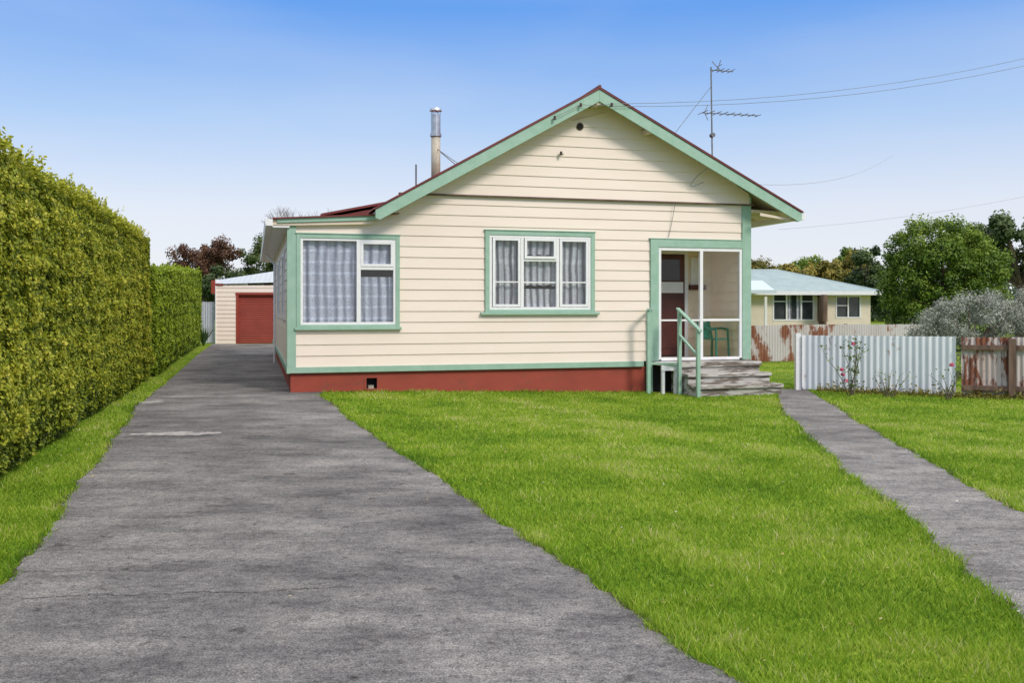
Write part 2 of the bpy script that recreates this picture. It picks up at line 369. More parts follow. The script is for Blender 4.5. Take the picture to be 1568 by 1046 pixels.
HM2=leafmat('hedge_leaf_green',[(0,(.022,.045,.006)),(.3,(.10,.165,.012)),(.6,(.24,.33,.02)),(1,(.40,.47,.04))],.28)
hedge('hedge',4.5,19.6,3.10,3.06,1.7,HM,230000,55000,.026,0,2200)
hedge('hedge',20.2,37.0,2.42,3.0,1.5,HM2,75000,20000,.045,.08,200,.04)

# ------------------------------------------------------------------ weatherboard generator
def boards(bld,smap,z0,z1,left,right,openings=(),pitch=.205,proud=.017,off=0.0,phase=None):
    phase=z0 if phase is None else phase
    k=math.floor((z0-phase)/pitch)
    z=phase+k*pitch
    while z<z1-1e-6:
        zb,zt=z,z+pitch
        cuts={max(zb,z0),min(zt,z1)}
        for (a0,a1,o0,o1) in openings:
            for c in(o0,o1):
                if zb<c<zt and z0<c<z1: cuts.add(c)
        cuts=sorted(cuts)
        for i in range(len(cuts)-1):
            p,q=cuts[i],cuts[i+1]; mid=(p+q)/2
            dp=off+proud*(1-(p-zb)/pitch); dq=off+proud*(1-(q-zb)/pitch)
            segs=[]; blk=sorted([(a0,a1) for (a0,a1,o0,o1) in openings if o0<mid<o1])
            e=(left(p),left(q))
            for (a0,a1) in blk:
                if a0>min(e): segs.append((e,(a0,a0)))
                e=(a1,a1)
            segs.append((e,(right(p),right(q))))
            for (l,r) in segs:
                if r[0]<=l[0]+1e-4 : continue
                r1=max(r[1],l[1]+1e-4) if r[1]<l[1] else r[1]
                bld.face(smap(l[0],dp,p),smap(r[0],dp,p),smap(r1,dq,q),smap(l[1],dq,q))
                if abs(p-zb)<1e-6 and proud>0:
                    bld.face(smap(l[0],off-.001,p),smap(r[0],off-.001,p),smap(r[0],dp,p),smap(l[0],dp,p))
        z+=pitch
FR=lambda s,d,z:(s,-d,z)

# ------------------------------------------------------------------ main house
H=empty('weatherboard_house',(HX,HY,0),TH)
ap=(5.87,5.85); le=(1.51,3.37); re_=(10.38,3.55); ms=.569; mr=.51
AW=9.40; DEP=14.0
left=lambda z: 0.0 if z<=3.12 else ((z-3.12)/.10*1.62 if z<3.22 else max(1.62,le[0]+(z+.07-le[1])/ms))
right=lambda z: AW if z<=3.98 else ap[0]+(ap[1]-.07-z)/mr
ops=[(.12,2.02,1.16,2.94),(3.68,5.94,1.44,3.08),(7.15,9.4,.47,2.96)]
w=B(); boards(w,FR,.47,3.735,left,right,ops,phase=.47)
boards(w,FR,3.735,5.74,left,right,[],off=.035,phase=3.735)
boards(w,lambda s,d,z:(-d,s,z),.47,3.05,lambda z:0,lambda z:DEP,[(2.2,3.4,1.3,2.7),(6.2,7.4,1.3,2.7)],phase=.47)
boards(w,lambda s,d,z:(AW+d,s,z),.47,3.98,lambda z:0,lambda z:DEP,[],phase=.47)
w.face((0,DEP,.3),(AW,DEP,.3),(AW,DEP,3.9),(ap[0],DEP,5.7),(0,DEP,3.1))
w.done('weatherboards',CREAM,H)
ib=B(); ib.box(.02,AW-.02,1.45,DEP-.05,.3,3.1); ib.done('interior',DARK,H)
f=B()
boards(f,FR,-.35,.36,lambda z:0.02,lambda z:AW-.02,[(1.36,1.60,.02,.24)],pitch=5,proud=0,off=-.02)
boards(f,lambda s,d,z:(-d,s,z),-.35,.36,lambda z:0.02,lambda z:DEP,[],pitch=5,proud=0,off=-.02)
boards(f,lambda s,d,z:(AW+d,s,z),-.35,.36,lambda z:0.02,lambda z:DEP,[],pitch=5,proud=0,off=-.02)
f.box(1.36,1.40,.01,.15,.02,.24); f.box(1.36,1.60,.01,.15,.02,.04)
f.done('foundation',REDF,H)
f=B(); f.box(1.3,1.7,.16,.2,-.1,.3); f.done('vent_void',DARK,H)
f=B(); f.box(1.44,1.54,.03,.10,.04,.10); f.done('vent_block',FOUNDSTEP,H)
t=B()
t.box(-.035,7.0,-.05,.0,.36,.47); t.box(-.052,-.0,-.052,DEP,.355,.472)
t.box(-.04,.115,-.045,0,.472,3.10)
t.box(-.045,.0,-.046,.12,.472,3.08)
t.box(9.24,9.44,-.045,.0,.472,3.70); t.box(9.40,9.445,-.046,.15,.472,3.9)
def surround(a0,a1,z0,z1,wd,sill=.04):
    t.box(a0,a0+wd,-.05,.02,z0,z1); t.box(a1-wd,a1,-.05,.02,z0,z1)
    t.box(a0+wd,a1-wd,-.049,.02,z1-wd,z1); t.box(a0-.02,a1+.02,-.065,.02,z1,z1+.02)
    t.box(a0-sill,a1+sill,-.085,.02,z0-.05,z0); t.box(a0+wd,a1-wd,-.048,.02,z0,z0+wd*.6)
surround(.12,2.02,1.20,2.92,.075,.03)
surround(3.68,5.94,1.47,3.06,.085,.09)
t.box(7.15,7.33,-.05,.02,.47,2.96); t.box(7.33,9.24,-.049,.02,2.80,2.96); t.box(7.12,9.24,-.06,.02,2.96,2.98)
t.prism([(-.22,3.10),(1.55,3.19),(1.55,3.28),(-.22,3.19)],-.13,-.10)
bw=.215
t.prism([(le[0],le[1]-.02),(le[0],le[1]-.17),(le[0]+.08,le[1]-.20),(ap[0],ap[1]-.02-bw-.02),(ap[0],ap[1]-.02)],-.475,-.44)
t.prism([(ap[0],ap[1]-.02),(ap[0],ap[1]-.02-bw-.02),(re_[0]-.08,re_[1]-.20),(re_[0],re_[1]-.17),(re_[0],re_[1]-.02)],-.476,-.441)
t.done('green_trim',GREEN,H,bevel=.004)
t=B(); t.box(2.0,9.5,-.075,.0,3.705,3.733); t.done('gable_ledge',pmat('ledge_dark_timber',(.10,.06,.045),(.17,.11,.08),5),H)  # thin dark brown strip along the gable line
def corr(bld,p0,p1,y0,y1,pitch,amp):
    n=int((y1-y0)/(pitch/4)); n=max(n,4)
    d=Vector((p1[0]-p0[0],0,p1[1]-p0[1])).normalized(); nn=Vector((-d.z,0,d.x)); 
    if nn.z<0: nn=-nn
    base=len(bld.v)
    for i in range(n+1):
        y=y0+(y1-y0)*i/n; o=nn*(amp*math.sin(i*math.pi/2))
        bld.v+=[(p0[0]+o.x,y,p0[1]+o.z),(p1[0]+o.x,y,p1[1]+o.z)]
    for i in range(n): bld.f.append((base+2*i,base+2*i+1,base+2*i+3,base+2*i+2))
r=B()
corr(r,(ap[0],ap[1]+.02),(le[0]-.04,le[1]-.003),-.5,DEP+.4,.1,.011)
corr(r,(ap[0],ap[1]+.02),(re_[0]+.05,re_[1]-.005),-.5,DEP+.4,.1,.011)
r.prism([(le[0]-.02,le[1]-.02),(ap[0],ap[1]-.018),(ap[0],ap[1]+.03),(le[0]-.02,le[1]+.02)],-.495,-.46)
r.prism([(ap[0],ap[1]-.018),(re_[0]+.02,re_[1]-.02),(re_[0]+.02,re_[1]+.02),(ap[0],ap[1]+.03)],-.495,-.461)
r.tube((ap[0],-.50,ap[1]+.03),(ap[0],DEP+.4,ap[1]+.03),.035,seg=10)
corr(r,(-.34,3.17),(2.0,3.33),-.16,DEP+.1,.1,.010)
r.prism([(-.30,3.165),(1.50,3.275),(1.50,3.305),(-.30,3.19)],-.165,-.135)
corr(r,(.62,3.36),(2.4,3.74),.75,DEP,.1,.010)
r.prism([(.62,3.33),(1.9,3.605),(1.9,3.65),(.62,3.375)],.72,.75)
r.prism([(.66,3.21),(1.9,3.26),(1.9,3.56),(.66,3.285)],.78,.82)
r.done('red_iron_roof',ROOF,H)
sf=B()
sf.prism([(le[0]+.02,le[1]-.06),(ap[0],ap[1]-.06),(ap[0],ap[1]-.035),(le[0]+.02,le[1]-.03)],-.44,.0)
sf.prism([(ap[0],ap[1]-.06),(re_[0]-.02,re_[1]-.06),(re_[0]-.02,re_[1]-.03),(ap[0],ap[1]-.035)],-.44,DEP+.3)
sf.prism([(le[0]+.02,le[1]-.06),(ap[0],ap[1]-.06),(ap[0],ap[1]-.035),(le[0]+.02,le[1]-.03)],.0,DEP+.3)
sf.prism([(9.4,3.63),(10.2,3.60),(10.2,3.56),(9.4,3.56)],-.02,DEP)
sf.prism([(9.46,3.52),(10.33,3.40),(10.33,3.36),(9.46,3.46)],-.38,-.36)
for (a0,zz) in ((ap[0],ap[1]-.31),(7.0,ap[1]-mr*1.13-.22),(4.7,ap[1]-ms*1.17-.22)):
    sf.box(a0-.05,a0+.05,-.44,-.02,zz,zz+.1)
sf.tube((5.45,-.06,5.28),(6.15,-.06,5.48),.012,seg=5)
sf.prism([(-.30,3.06),(0,3.06),(1.5,3.12),(1.5,3.19),(-.30,3.16)],-.10,.0)
sf.done('soffit_and_purlins',CREAM2,H)
rf=B()
for i in range(14):
    y=.2+i*1.0; rf.box(9.45,10.3,y,y+.06,3.5,3.56)
rf.done('eave_rafters',CREAM2,H)
gt=B()
gt.prism([(-.42,3.04),(-.30,3.04),(-.30,3.16),(-.44,3.16)],-.2,DEP+.1)
gt.prism([(re_[0]-.01,re_[1]-.15),(re_[0]+.10,re_[1]-.15),(re_[0]+.13,re_[1]-.03),(re_[0]-.01,re_[1]-.03)],-.42,DEP+.3)
gt.box(-.30,-.0,-.09,DEP,3.02,3.05)
gt.tube((-.33,9,3.05),(-.08,9,2.75),.035); gt.tube((-.08,9,2.78),(-.08,9,.0),.035)
gt.done('gutters_and_downpipes',WHITE,H)
vb=B(); vb.tube((5.62,-.06,5.17),(5.62,-.02,5.17),.075,seg=20); vb.done('gable_vent',pmat('vent_brown',(.05,.025,.015),(.09,.05,.03),9),H)
vb=B(); vb.tube((5.62,-.075,5.17),(5.62,-.055,5.17),.05,seg=20); vb.done('gable_vent_hole',DARK,H)
ins=B()
for (a0,y0,z0) in ((5.46,-.52,5.48),(4.93,-.52,5.20),(5.2,-.10,4.60),(6.1,-.52,5.52)):
    ins.tube((a0,y0,z0),(a0,y0+.12,z0),.012); ins.tube((a0,y0-.02,z0-.03),(a0,y0-.02,z0+.04),.024,seg=10)
ins.done('wire_insulators',pmat('insulator',(.05,.03,.02),(.1,.06,.05),5),H)

# ---- windows
def pane(G,a0,a1,z0,z1,y): G.face((a0,y,z0),(a1,y,z0),(a1,y,z1),(a0,y,z1))
J=B();G=B();C1=B();C2=B();D=B()
def sash(a0,a1,z0,z1,fw=.045,y=-.02,bars=()):
    J.box(a0,a0+fw,y,y+.045,z0,z1);J.box(a1-fw,a1,y,y+.045,z0,z1)
    J.box(a0+fw,a1-fw,y+.001,y+.044,z0,z0+fw);J.box(a0+fw,a1-fw,y+.001,y+.044,z1-fw,z1)
    for bz in bars: J.box(a0+fw,a1-fw,y+.006,y+.036,bz-.012,bz+.012)
    pane(G,a0+fw-.005,a1-fw+.005,z0+fw-.005,z1-fw+.005,y+.03)
def curtain(C,a0,a1,z0,z1,y,fold,amp,sc=0):
    n=int((a1-a0)/.012); pts=[]
    for i in range(n+1):
        a=a0+(a1-a0)*i/n
        ph=a*fold+1.5*math.sin(a*3.1)
        pts.append((a,y+amp*math.sin(ph)+amp*.4*math.sin(2.3*ph)))
    for i in range(n):
        zz0=z0+(.03*abs(math.sin(pts[i][0]*16))if sc else 0); zz1=z0+(.03*abs(math.sin(pts[i+1][0]*16))if sc else 0)
        C.face((pts[i][0],pts[i][1],zz0),(pts[i+1][0],pts[i+1][1],zz1),(pts[i+1][0],pts[i+1][1],z1),(pts[i][0],pts[i][1],z1))
a0,a1,z0,z1=.195,1.945,1.245,2.845
J.box(a0,a0+.045,-.035,.05,z0,z1);J.box(a1-.045,a1,-.035,.05,z0,z1);J.box(a0+.045,a1-.045,-.034,.05,z0,z0+.045);J.box(a0+.045,a1-.045,-.034,.05,z1-.045,z1)
J.box(1.215,1.29,-.036,.05,z0+.045,z1-.045)
J.box(1.29,a1-.045,-.032,.05,2.27,2.33)
pane(G,a0+.04,1.22,z0+.04,z1-.04,.01); sash(1.29,a1-.045,2.33,z1-.045,.05,-.045); pane(G,1.285,a1-.04,z0+.04,2.275,.01)
curtain(C1,.14,1.26,1.2,2.86,.08,26,.020,1); curtain(C1,1.24,2.0,1.2,2.14,.08,30,.020,1); curtain(C1,1.24,2.0,2.30,2.86,.08,24,.018,1)
D.box(.05,2.1,.5,.55,1.1,3.0)
a0,a1,z0,z1=3.765,5.855,1.52,2.975
J.box(a0,a0+.05,-.035,.05,z0,z1);J.box(a1-.05,a1,-.035,.05,z0,z1);J.box(a0+.05,a1-.05,-.034,.05,z0,z0+.05);J.box(a0+.05,a1-.05,-.034,.05,z1-.05,z1)
J.box(4.40,4.46,-.034,.05,z0+.05,z1-.05);J.box(5.13,5.19,-.034,.05,z0+.05,z1-.05)
sash(3.83,4.39,z0+.055,z1-.055,.05,-.045,bars=(2.06,)); sash(5.20,5.80,z0+.055,z1-.055,.05,-.045,bars=(2.06,))
J.box(4.46,5.13,-.033,.05,2.47,2.52); sash(4.47,5.12,2.52,z1-.055,.05,-.06)
pane(G,4.455,5.135,z0+.04,2.48,.01); J.box(4.46,5.13,-.004,.02,2.045,2.07)
curtain(C2,3.7,4.40,1.48,3.0,.085,26,.024); curtain(C2,5.16,5.9,1.48,3.0,.085,26,.024); curtain(C2,4.42,5.15,1.98,2.56,.085,26,.018,1)
curtain(C2,4.42,5.15,2.58,3.0,.085,26,.018,1); curtain(C2,4.42,5.15,1.48,1.93,.10,20,.014)
D.box(3.65,5.95,.6,.65,1.4,3.1)
for s in (2.2,6.2):
    J.box(-.04,.02,s,s+.08,1.3,2.7);J.box(-.04,.02,s+1.12,s+1.2,1.3,2.7);J.box(-.039,.02,s+.08,s+1.12,1.3,1.38);J.box(-.039,.02,s+.08,s+1.12,2.62,2.7);J.box(-.03,.02,s+.58,s+.62,1.38,2.62)
    D.box(.08,.1,s,s+1.2,1.3,2.7); G.face((0,s+.05,1.35),(0,s+1.15,1.35),(0,s+1.15,2.65),(0,s+.05,2.65))
J.box(7.33,7.39,-.03,.04,.50,2.80);J.box(9.18,9.24,-.03,.04,.50,2.80);J.box(7.39,9.18,-.029,.04,2.73,2.80)
J.box(8.265,8.335,-.031,.04,.5,2.73);J.box(7.39,8.265,-.02,.03,1.28,1.315);J.box(8.335,9.18,-.026,.03,1.275,1.325)
J.box(7.39,9.18,-.03,.04,.47,.53)
pane(G,8.33,9.185,1.32,2.74,.005);pane(G,8.33,9.185,.52,1.28,.006)
J.done('window_and_porch_joinery',WHITE,H,bevel=.003); G.done('window_glass',GLASS,H)
C1.done('net_curtain_front_room',NET1,H); C2.done('net_curtain_bedroom',NET2,H); D.done('dark_rooms',ROOM,H)
# porch recess
PD=1.30
p=B()
boards(p,lambda s,d,z:(s,PD-d,z),.47,2.98,lambda z:7.1,lambda z:9.22,[(7.70,8.62,.46,2.80)],phase=.47,proud=.026)
boards(p,lambda s,d,z:(9.22-d,s,z),.47,2.98,lambda z:0.05,lambda z:PD,[],phase=.47,proud=.026)
boards(p,lambda s,d,z:(7.12+d,s,z),.47,2.98,lambda z:0.05,lambda z:PD,[],phase=.47)
p.box(7.1,9.25,.02,PD+.02,2.98,3.02); p.done('porch_walls',pmat('porch_cream',(.92,.76,.56),(.86,.70,.50),4,.6),H)
p=B(); p.box(7.1,9.35,.03,PD,.40,.475); p.done('porch_floor',pmat('porch_floor_grey',(.55,.52,.48),(.42,.40,.38),6),H)
d=B(); d.box(7.76,8.56,PD-.02,PD+.02,.50,2.74); d.done('front_door',BROWN,H)
d=B(); d.box(7.70,7.76,PD-.045,PD+.02,.47,2.80); d.box(8.56,8.64,PD-.045,PD+.02,.47,2.80);d.box(7.76,8.56,PD-.044,PD+.02,2.74,2.80)
d.box(7.80,8.52,PD-.045,PD-.02,1.88,2.12); d.box(8.70,9.0,PD-.05,PD-.025,2.06,2.66); d.done('door_frame',WHITE,H)
d=B(); d.box(7.90,8.44,PD-.03,PD-.015,2.16,2.62); d.done('door_glass',pmat('dark_glass',(.015,.018,.02),(.02,.022,.025),2,.08,0),H)
d=B(); d.box(8.66,9.05,PD-.10,PD-.03,1.95,2.06); d.box(7.86,8.46,PD-.035,PD-.018,.66,1.75); d.done('sill_and_door_panels',BROWN,H)
d=B(); d.tube((8.47,PD-.09,1.42),(8.47,PD-.02,1.42),.028,seg=10); d.done('door_knob',STEEL,H)
s=B()
s.box(7.60,9.42,-.50,.0,.36,.455); s.box(7.62,9.40,-.45,.0,-.2,.36)
s.box(7.60,9.46,-.82,-.45,.18,.245); s.box(7.62,9.44,-.77,-.45,-.2,.18)
s.box(7.60,9.52,-1.16,-.77,-.03,.04); s.box(7.62,9.50,-1.11,-.77,-.2,-.03)
s.done('front_steps',STEPM,H,bevel=.012)
s=B(); s.box(7.18,7.60,-.50,-.05,.40,.46); s.box(7.20,7.26,-.48,-.42,-.2,.40); s.box(7.47,7.53,-.48,-.42,-.2,.40); s.box(7.18,7.6,-.50,-.46,.30,.40); s.done('landing_edge',WHITE,H)
s=B(); s.box(7.05,7.62,-.012,-.0,-.2,.36); s.done('underfloor_shade_sheet',DARK,H)  # thin near-black sheet over the foundation, painted shade under the landing
s=B()
def post(a,v,z0,z1,w=.07): s.box(a-w/2,a+w/2,v-w/2,v+w/2,z0,z1)
post(6.93,-.42,-.2,1.50); post(7.13,-.10,-.2,1.50,.055); post(7.53,-.58,-.2,1.52); post(7.60,-1.24,-.2,1.12)
def rail(p,q,w=.07,h=.04):
    p=Vector(p);q=Vector(q);d=(q-p).normalized();sd=Vector((-d.y,d.x,0)).normalized()*w/2;u=Vector((0,0,h))
    a=[p-sd,p+sd,q+sd,q-sd]; b=[x+u for x in a]; n=len(s.v); s.v+=[tuple(x) for x in a+b]
    for f_ in ((0,3,2,1),(4,5,6,7),(0,1,5,4),(1,2,6,5),(2,3,7,6),(3,0,4,7)): s.f.append(tuple(n+i for i in f_))
rail((6.90,-.48,1.50),(7.16,-.04,1.50)); rail((7.53,-.50,1.52),(7.61,-1.32,1.09),.08); rail((7.53,-.58,1.0),(7.60,-1.24,.60),.05)
rail((6.93,-.42,.42),(7.5,-.55,.42),.05)
s.done('handrail',GREEN,H,bevel=.004)
c=B(); c.tube((3.2,2.5,4.1),(3.2,2.5,5.32),.10,seg=20); c.done('flue_lower',RUSTST,H,True)
c=B(); c.tube((3.2,2.5,5.32),(3.2,2.5,5.78),.105,seg=20); c.tube((3.2,2.5,5.30),(3.2,2.5,5.36),.125,seg=20); c.tube((3.2,2.5,5.86),(3.2,2.5,5.91),.135,.12,seg=20)
for i in range(6):
    q=i*math.pi/3; c.tube((3.2+.1*math.cos(q),2.5+.1*math.sin(q),5.76),(3.2+.1*math.cos(q),2.5+.1*math.sin(q),5.88),.008,seg=5)
c.done('flue_cap',STEEL,H)
c=B()
c.tube((3.2,2.5,5.05),(3.75,2.5,4.62),.01,seg=5); c.tube((3.2,2.5,5.05),(3.5,1.3,4.5),.008,seg=5)
c.tube((2.85,3.0,4.0),(2.85,3.0,4.75),.018,seg=8); c.done('flue_stays',AERIAL,H)
c=B(); c.tube((8.43,-.25,4.45),(8.40,-.25,6.5),.016,seg=8)
c.path([(8.2,-.25,5.55),(9.5,-.22,5.57)],.010); 
for i,aa in enumerate(np.linspace(8.22,9.48,9)):
    c.path([(aa,-.25-.22+.012*i,5.56),(aa,-.25+.22-.012*i,5.56)],.007)
for sx in(-1,1): c.path([(8.25,-.25,5.56),(8.33,-.25,5.56+.16*sx)],.007)
c.path([(8.38,-.25,6.44),(8.92,-.22,6.45)],.010)
for i,aa in enumerate((8.5,8.62,8.74,8.86)): c.path([(aa,-.40,6.45),(aa,-.08,6.45)],.007)
c.path([(8.42,-.25,6.62),(8.66,-.25,6.40)],.008);c.path([(8.62,-.25,6.66),(8.55,-.25,6.44)],.008);c.path([(8.62,-.3,6.56),(8.62,-.1,6.56)],.007)
c.tube((8.43,-.30,5.1),(8.43,-.20,5.1),.045,seg=10)
c.path([(8.40,-.25,6.1),(7.5,-.35,5.03)],.006,5); c.path([(8.42,-.27,4.9),(8.40,-.27,4.6)],.01)
c.done('tv_aerial',AERIAL,H)
c=B(); pts=[]
for i in range(15):
    t=i/14; pts.append((8.4-.35*math.sin(t*math.pi)-.1*t,-.12 if t>.1 else -.4,4.5-.35*t-.25*math.sin(t*math.pi)))
c.path(pts,.006,5); c.path([(7.68,-.085,3.70),(7.6,-.04,3.2),(7.55,-.04,3.0)],.006,5)
c.done('aerial_cable',WIRE,H)
ch=empty('plastic_chair')
cx,cv=8.83,.42; wx=HX+cx*CO-cv*SI; wy=HY+cx*SI+cv*CO; ch.location=(wx,wy,.475); ch.rotation_euler=(0,0,TH+math.radians(25))
c=B()
for sx in(-1,1):
    c.tube((sx*.22,-.22,0),(sx*.20,-.20,.62),.025,.022); c.tube((sx*.23,.24,0),(sx*.20,.20,.42),.025); c.tube((sx*.20,.20,.42),(sx*.19,.29,.78),.022)
    c.path([(sx*.20,-.20,.62),(sx*.25,0,.64),(sx*.20,.24,.62)],.026,8)
c.box(-.22,.22,-.22,.22,.40,.425)
for i in range(5):
    x=-.15+i*.075; c.box(x-.028,x+.028,.24,.26,.44,.76)
c.path([(-.2,.27,.74),(-.1,.29,.80),(.1,.29,.80),(.2,.27,.74)],.025,8); c.path([(-.2,.22,.45),(.2,.22,.45)],.02,8)
c.done('seat_back_legs',CHAIRM,ch)

# ------------------------------------------------------------------ overhead wires
def sag(bld,p,q,s,r=.005,n=24):
    p=Vector(p);q=Vector(q);pts=[]
    for i in range(n+1):
        t=i/n; v=p.lerp(q,t); v.z-=s*4*t*(1-t); pts.append(tuple(v))
    bld.path(pts,r,5)
def hw(a,v,z): return (HX+a*CO-v*SI,HY+a*SI+v*CO,z)
c=B()
sag(c,hw(6.1,-.52,5.55),(24,24,12.2),1.3); sag(c,hw(6.1,-.52,5.50),(24,24,12.0),1.35)
sag(c,hw(5.46,-.54,5.50),hw(4.93,-.54,5.22),.01,.006); sag(c,hw(5.2,-.12,4.60),(25.,60,11.5),1.2,.006)
sag(c,hw(5.46,-.54,5.50),hw(6.1,-.52,5.55),.03)
sag(c,(14,48,5.6),(46,62,12),.8,.006)
c.done('overhead_wires',WIRE)

# ------------------------------------------------------------------ garage
GA=empty('garage',(-12.35,38.2,0),math.radians(6))
b_=B(); boards(b_,FR,0,2.45,lambda z:0,lambda z:6.2,[(.88,3.5,-.1,2.05)],pitch=.18,proud=.02); boards(b_,lambda s,d,z:(-d,s,z),0,2.45,lambda z:0,lambda z:7,[],pitch=.18)
b_.box(.0,.88,.02,.1,0,2.4); b_.box(3.5,6.2,.02,6.9,0,2.4); b_.done('garage_walls',CREAM,GA)
b_=B()
for i in range(26):
    z=.0+i*.079
    b_.face((.9,.10,z),(3.5,.10,z),(3.5,.075,z+.04),(.9,.075,z+.04)); b_.face((.9,.075,z+.04),(3.5,.075,z+.04),(3.5,.10,z+.079),(.9,.10,z+.079))
b_.done('roller_door',REDDOOR,GA)
b_=B(); b_.box(.80,.9,-.03,.1,0,2.08); b_.box(.78,3.6,-.04,.1,2.05,2.14); b_.box(-.20,-.05,-.06,.2,2.1,2.66); b_.box(-.05,.28,-.06,-.02,2.45,2.53);b_.done('red_trim',REDDOOR,GA)
b_=B(); n=120
for i in range(n):
    x0=-.05+i*6.3/n; x1=x0+6.3/n; k0=.018*math.sin(i*math.pi/2);k1=.018*math.sin((i+1)*math.pi/2)
    h0=2.72+.5*(1-abs(x0-3.1)/3.1); h1=2.72+.5*(1-abs(x1-3.1)/3.1)
    b_.face((x0,-.08+k0,2.50+.1*(1-abs(x0-3.1)/3.1)),(x1,-.08+k1,2.50+.1*(1-abs(x1-3.1)/3.1)),(x1,.9+k1,h1),(x0,.9+k0,h0))
    b_.face((x0,.9+k0,h0),(x1,.9+k1,h1),(x1,7,h1),(x0,7,h0))
b_.done('garage_roof',GALROOF,GA)
b_=B(); b_.box(-.04,.0,-.05,7,0,2.7); b_.done('garage_corner',WHITE,GA)

# ------------------------------------------------------------------ fences
def ironfence(name,p,q,h,mat,bottom=.02,pitch=.105,amp=.018):
    root=empty(name); p=Vector(p);q=Vector(q);L=(q-p).length;d=(q-p)/L;nn=Vector((-d.y,d.x))
    n=int(L/(pitch/6)); v=[];f=[]; sheet=.84
    for i in range(n+1):
        s=L*i/n; k=int(s/sheet); jit=(math.sin(k*12.9898)*.5)*.03
        o=amp*math.sin(2*math.pi*s/pitch)+ (.006 if k%2 else 0); x=p.x+d.x*s+nn.x*o; y=p.y+d.y*s+nn.y*o; z=g(x,y)
        v+=[(x,y,z+bottom+.02*math.sin(k*7.1)),(x,y,z+h+jit)]
    for i in range(n): f.append((2*i,2*i+2,2*i+3,2*i+1))
    me=bpy.data.meshes.new('iron_sheets'); me.from_pydata(v,[],f); me.materials.append(mat); 
    for pp in me.polygons: pp.use_smooth=True
    o=bpy.data.objects.new('iron_sheets',me); COL.objects.link(o); o.parent=root
    return root,p,d,nn,L
WF=ironfence('white_corrugated_fence',(6.0,19.15),(8.62,17.75),1.15,WHIRON,pitch=.12,amp=.013)
RF=ironfence('rusty_corrugated_fence',(8.70,17.70),(14.5,16.0),1.16,RUSTIRON,pitch=.10,amp=.015)
def fencewood(R,posts,rails,side=-1,mat=TIMBER,ptop=1.2):
    root,p,d,nn,L=R; b_=B(); nrm=nn*side
    def oriented(s0,s1,o0,o1,z0,z1):
        c=[p+d*s0+nrm*o0,p+d*s1+nrm*o0,p+d*s1+nrm*o1,p+d*s0+nrm*o1]; zz=[g(x.x,x.y) for x in c]; n=len(b_.v)
        b_.v+=[(c[i].x,c[i].y,zz[i]+z0) for i in range(4)]+[(c[i].x,c[i].y,zz[i]+z1) for i in range(4)]
        for q_ in ((0,3,2,1),(4,5,6,7),(0,1,5,4),(1,2,6,5),(2,3,7,6),(3,0,4,7)): b_.f.append(tuple(n+i for i in q_))
    for s0 in posts: oriented(s0,s0+.12,.03,.13,-.1,ptop)
    for z0 in rails: oriented(0,L,.025,.07,z0,z0+.09)
    b_.done('timber_frame',mat,root)
fencewood(RF,[.80,2.5,4.2],[.14,.92],ptop=1.14)
fencewood(WF,[.0,1.4],[.2,.9],1,ptop=1.1)
c=B(); c.box(5.93,6.03,19.08,19.2,-.3,1.02); c.box(6.04,6.08,19.03,19.07,-.1,.98); c.done('gate_post',WHITE)
R2=ironfence('boundary_fence',(6.2,27.5),(14,31),1.15,ironmat('old_iron',.52,(.56,.53,.51),(.44,.39,.37)))
R3=ironfence('side_fence',(-14.2,38.6),(-12.5,38.4),1.75,ironmat('pale_iron',.75,(.5,.52,.56),(.42,.44,.48)))

# ------------------------------------------------------------------ neighbour house
NH=empty('neighbour_bungalow',(10.5,45,-.17),math.radians(2))
b_=B(); 
wallm=pmat('cream_render',(.76,.66,.52),(.68,.58,.45),3,.8)
for (x0,x1) in ((0,2.35),(4.45,5.5),(6.75,7.25)): b_.box(x0,x1,0,.12,0,2.42)
b_.box(2.35,4.45,0.001,.12,0,1.02); b_.box(5.5,6.75,0.001,.12,0,1.15); b_.box(2.35,6.75,.001,.12,2.36,2.42); b_.box(5.5,6.75,.002,.11,2.26,2.36)
b_.box(7.13,7.25,.12,6,0,2.42); b_.box(0,.12,.12,6,0,2.42); b_.done('walls',wallm,NH)
b_=B()
e=.45; x0,x1,y0,y1=-e-4,7.25+e,-e,6+e; rz=3.62; ze=2.45
A1=(x0,y0,ze);A2=(x1,y0,ze);A3=(x1,y1,ze);A4=(x0,y1,ze);R1=(x0,3,rz);R2_=(3.6,3,rz)
def slope(P0,P1,Q1,Q0,n):
    P0,P1,Q0,Q1=map(Vector,(P0,P1,Q0,Q1))
    for i in range(n):
        t0,t1=i/n,(i+1)/n; o0=Vector((0,0,.025 if i%2 else 0)); o1=Vector((0,0,0 if i%2 else .025))
        b_.face(P0.lerp(P1,t0)+o0,P0.lerp(P1,t1)+o1,Q0.lerp(Q1,t1)+o1,Q0.lerp(Q1,t0)+o0)
slope(A1,A2,R2_,R1,90); slope(A2,A3,R2_,R2_,60); slope(A3,A4,R1,R2_,90); b_.tube(A2,R2_,.06); b_.tube(R2_,R1,.07); b_.done('hip_roof',BLUEROOF,NH)
b_=B(); b_.box(x0,x1,y0-.06,y0,ze-.16,ze+.02); b_.box(x1,x1+.06,y0,y1,ze-.16,ze+.02); b_.face((x0,y0,ze-.1),(x1,y0,ze-.1),(x1,y1,ze-.1),(x0,y1,ze-.1))
b_.box(1.55,1.67,-1.3,-1.2,0,2.2)
for xx in (2.35,3.02,3.75,4.37): b_.box(xx,xx+.07,-.02,.06,1.02,2.36)
b_.box(2.35,4.45,-.019,.06,1.02,1.09); b_.box(2.35,4.45,-.018,.06,2.3,2.36); b_.box(2.42,3.0,-.01,.05,1.95,2.0); b_.box(3.82,4.37,-.01,.05,1.95,2.0)
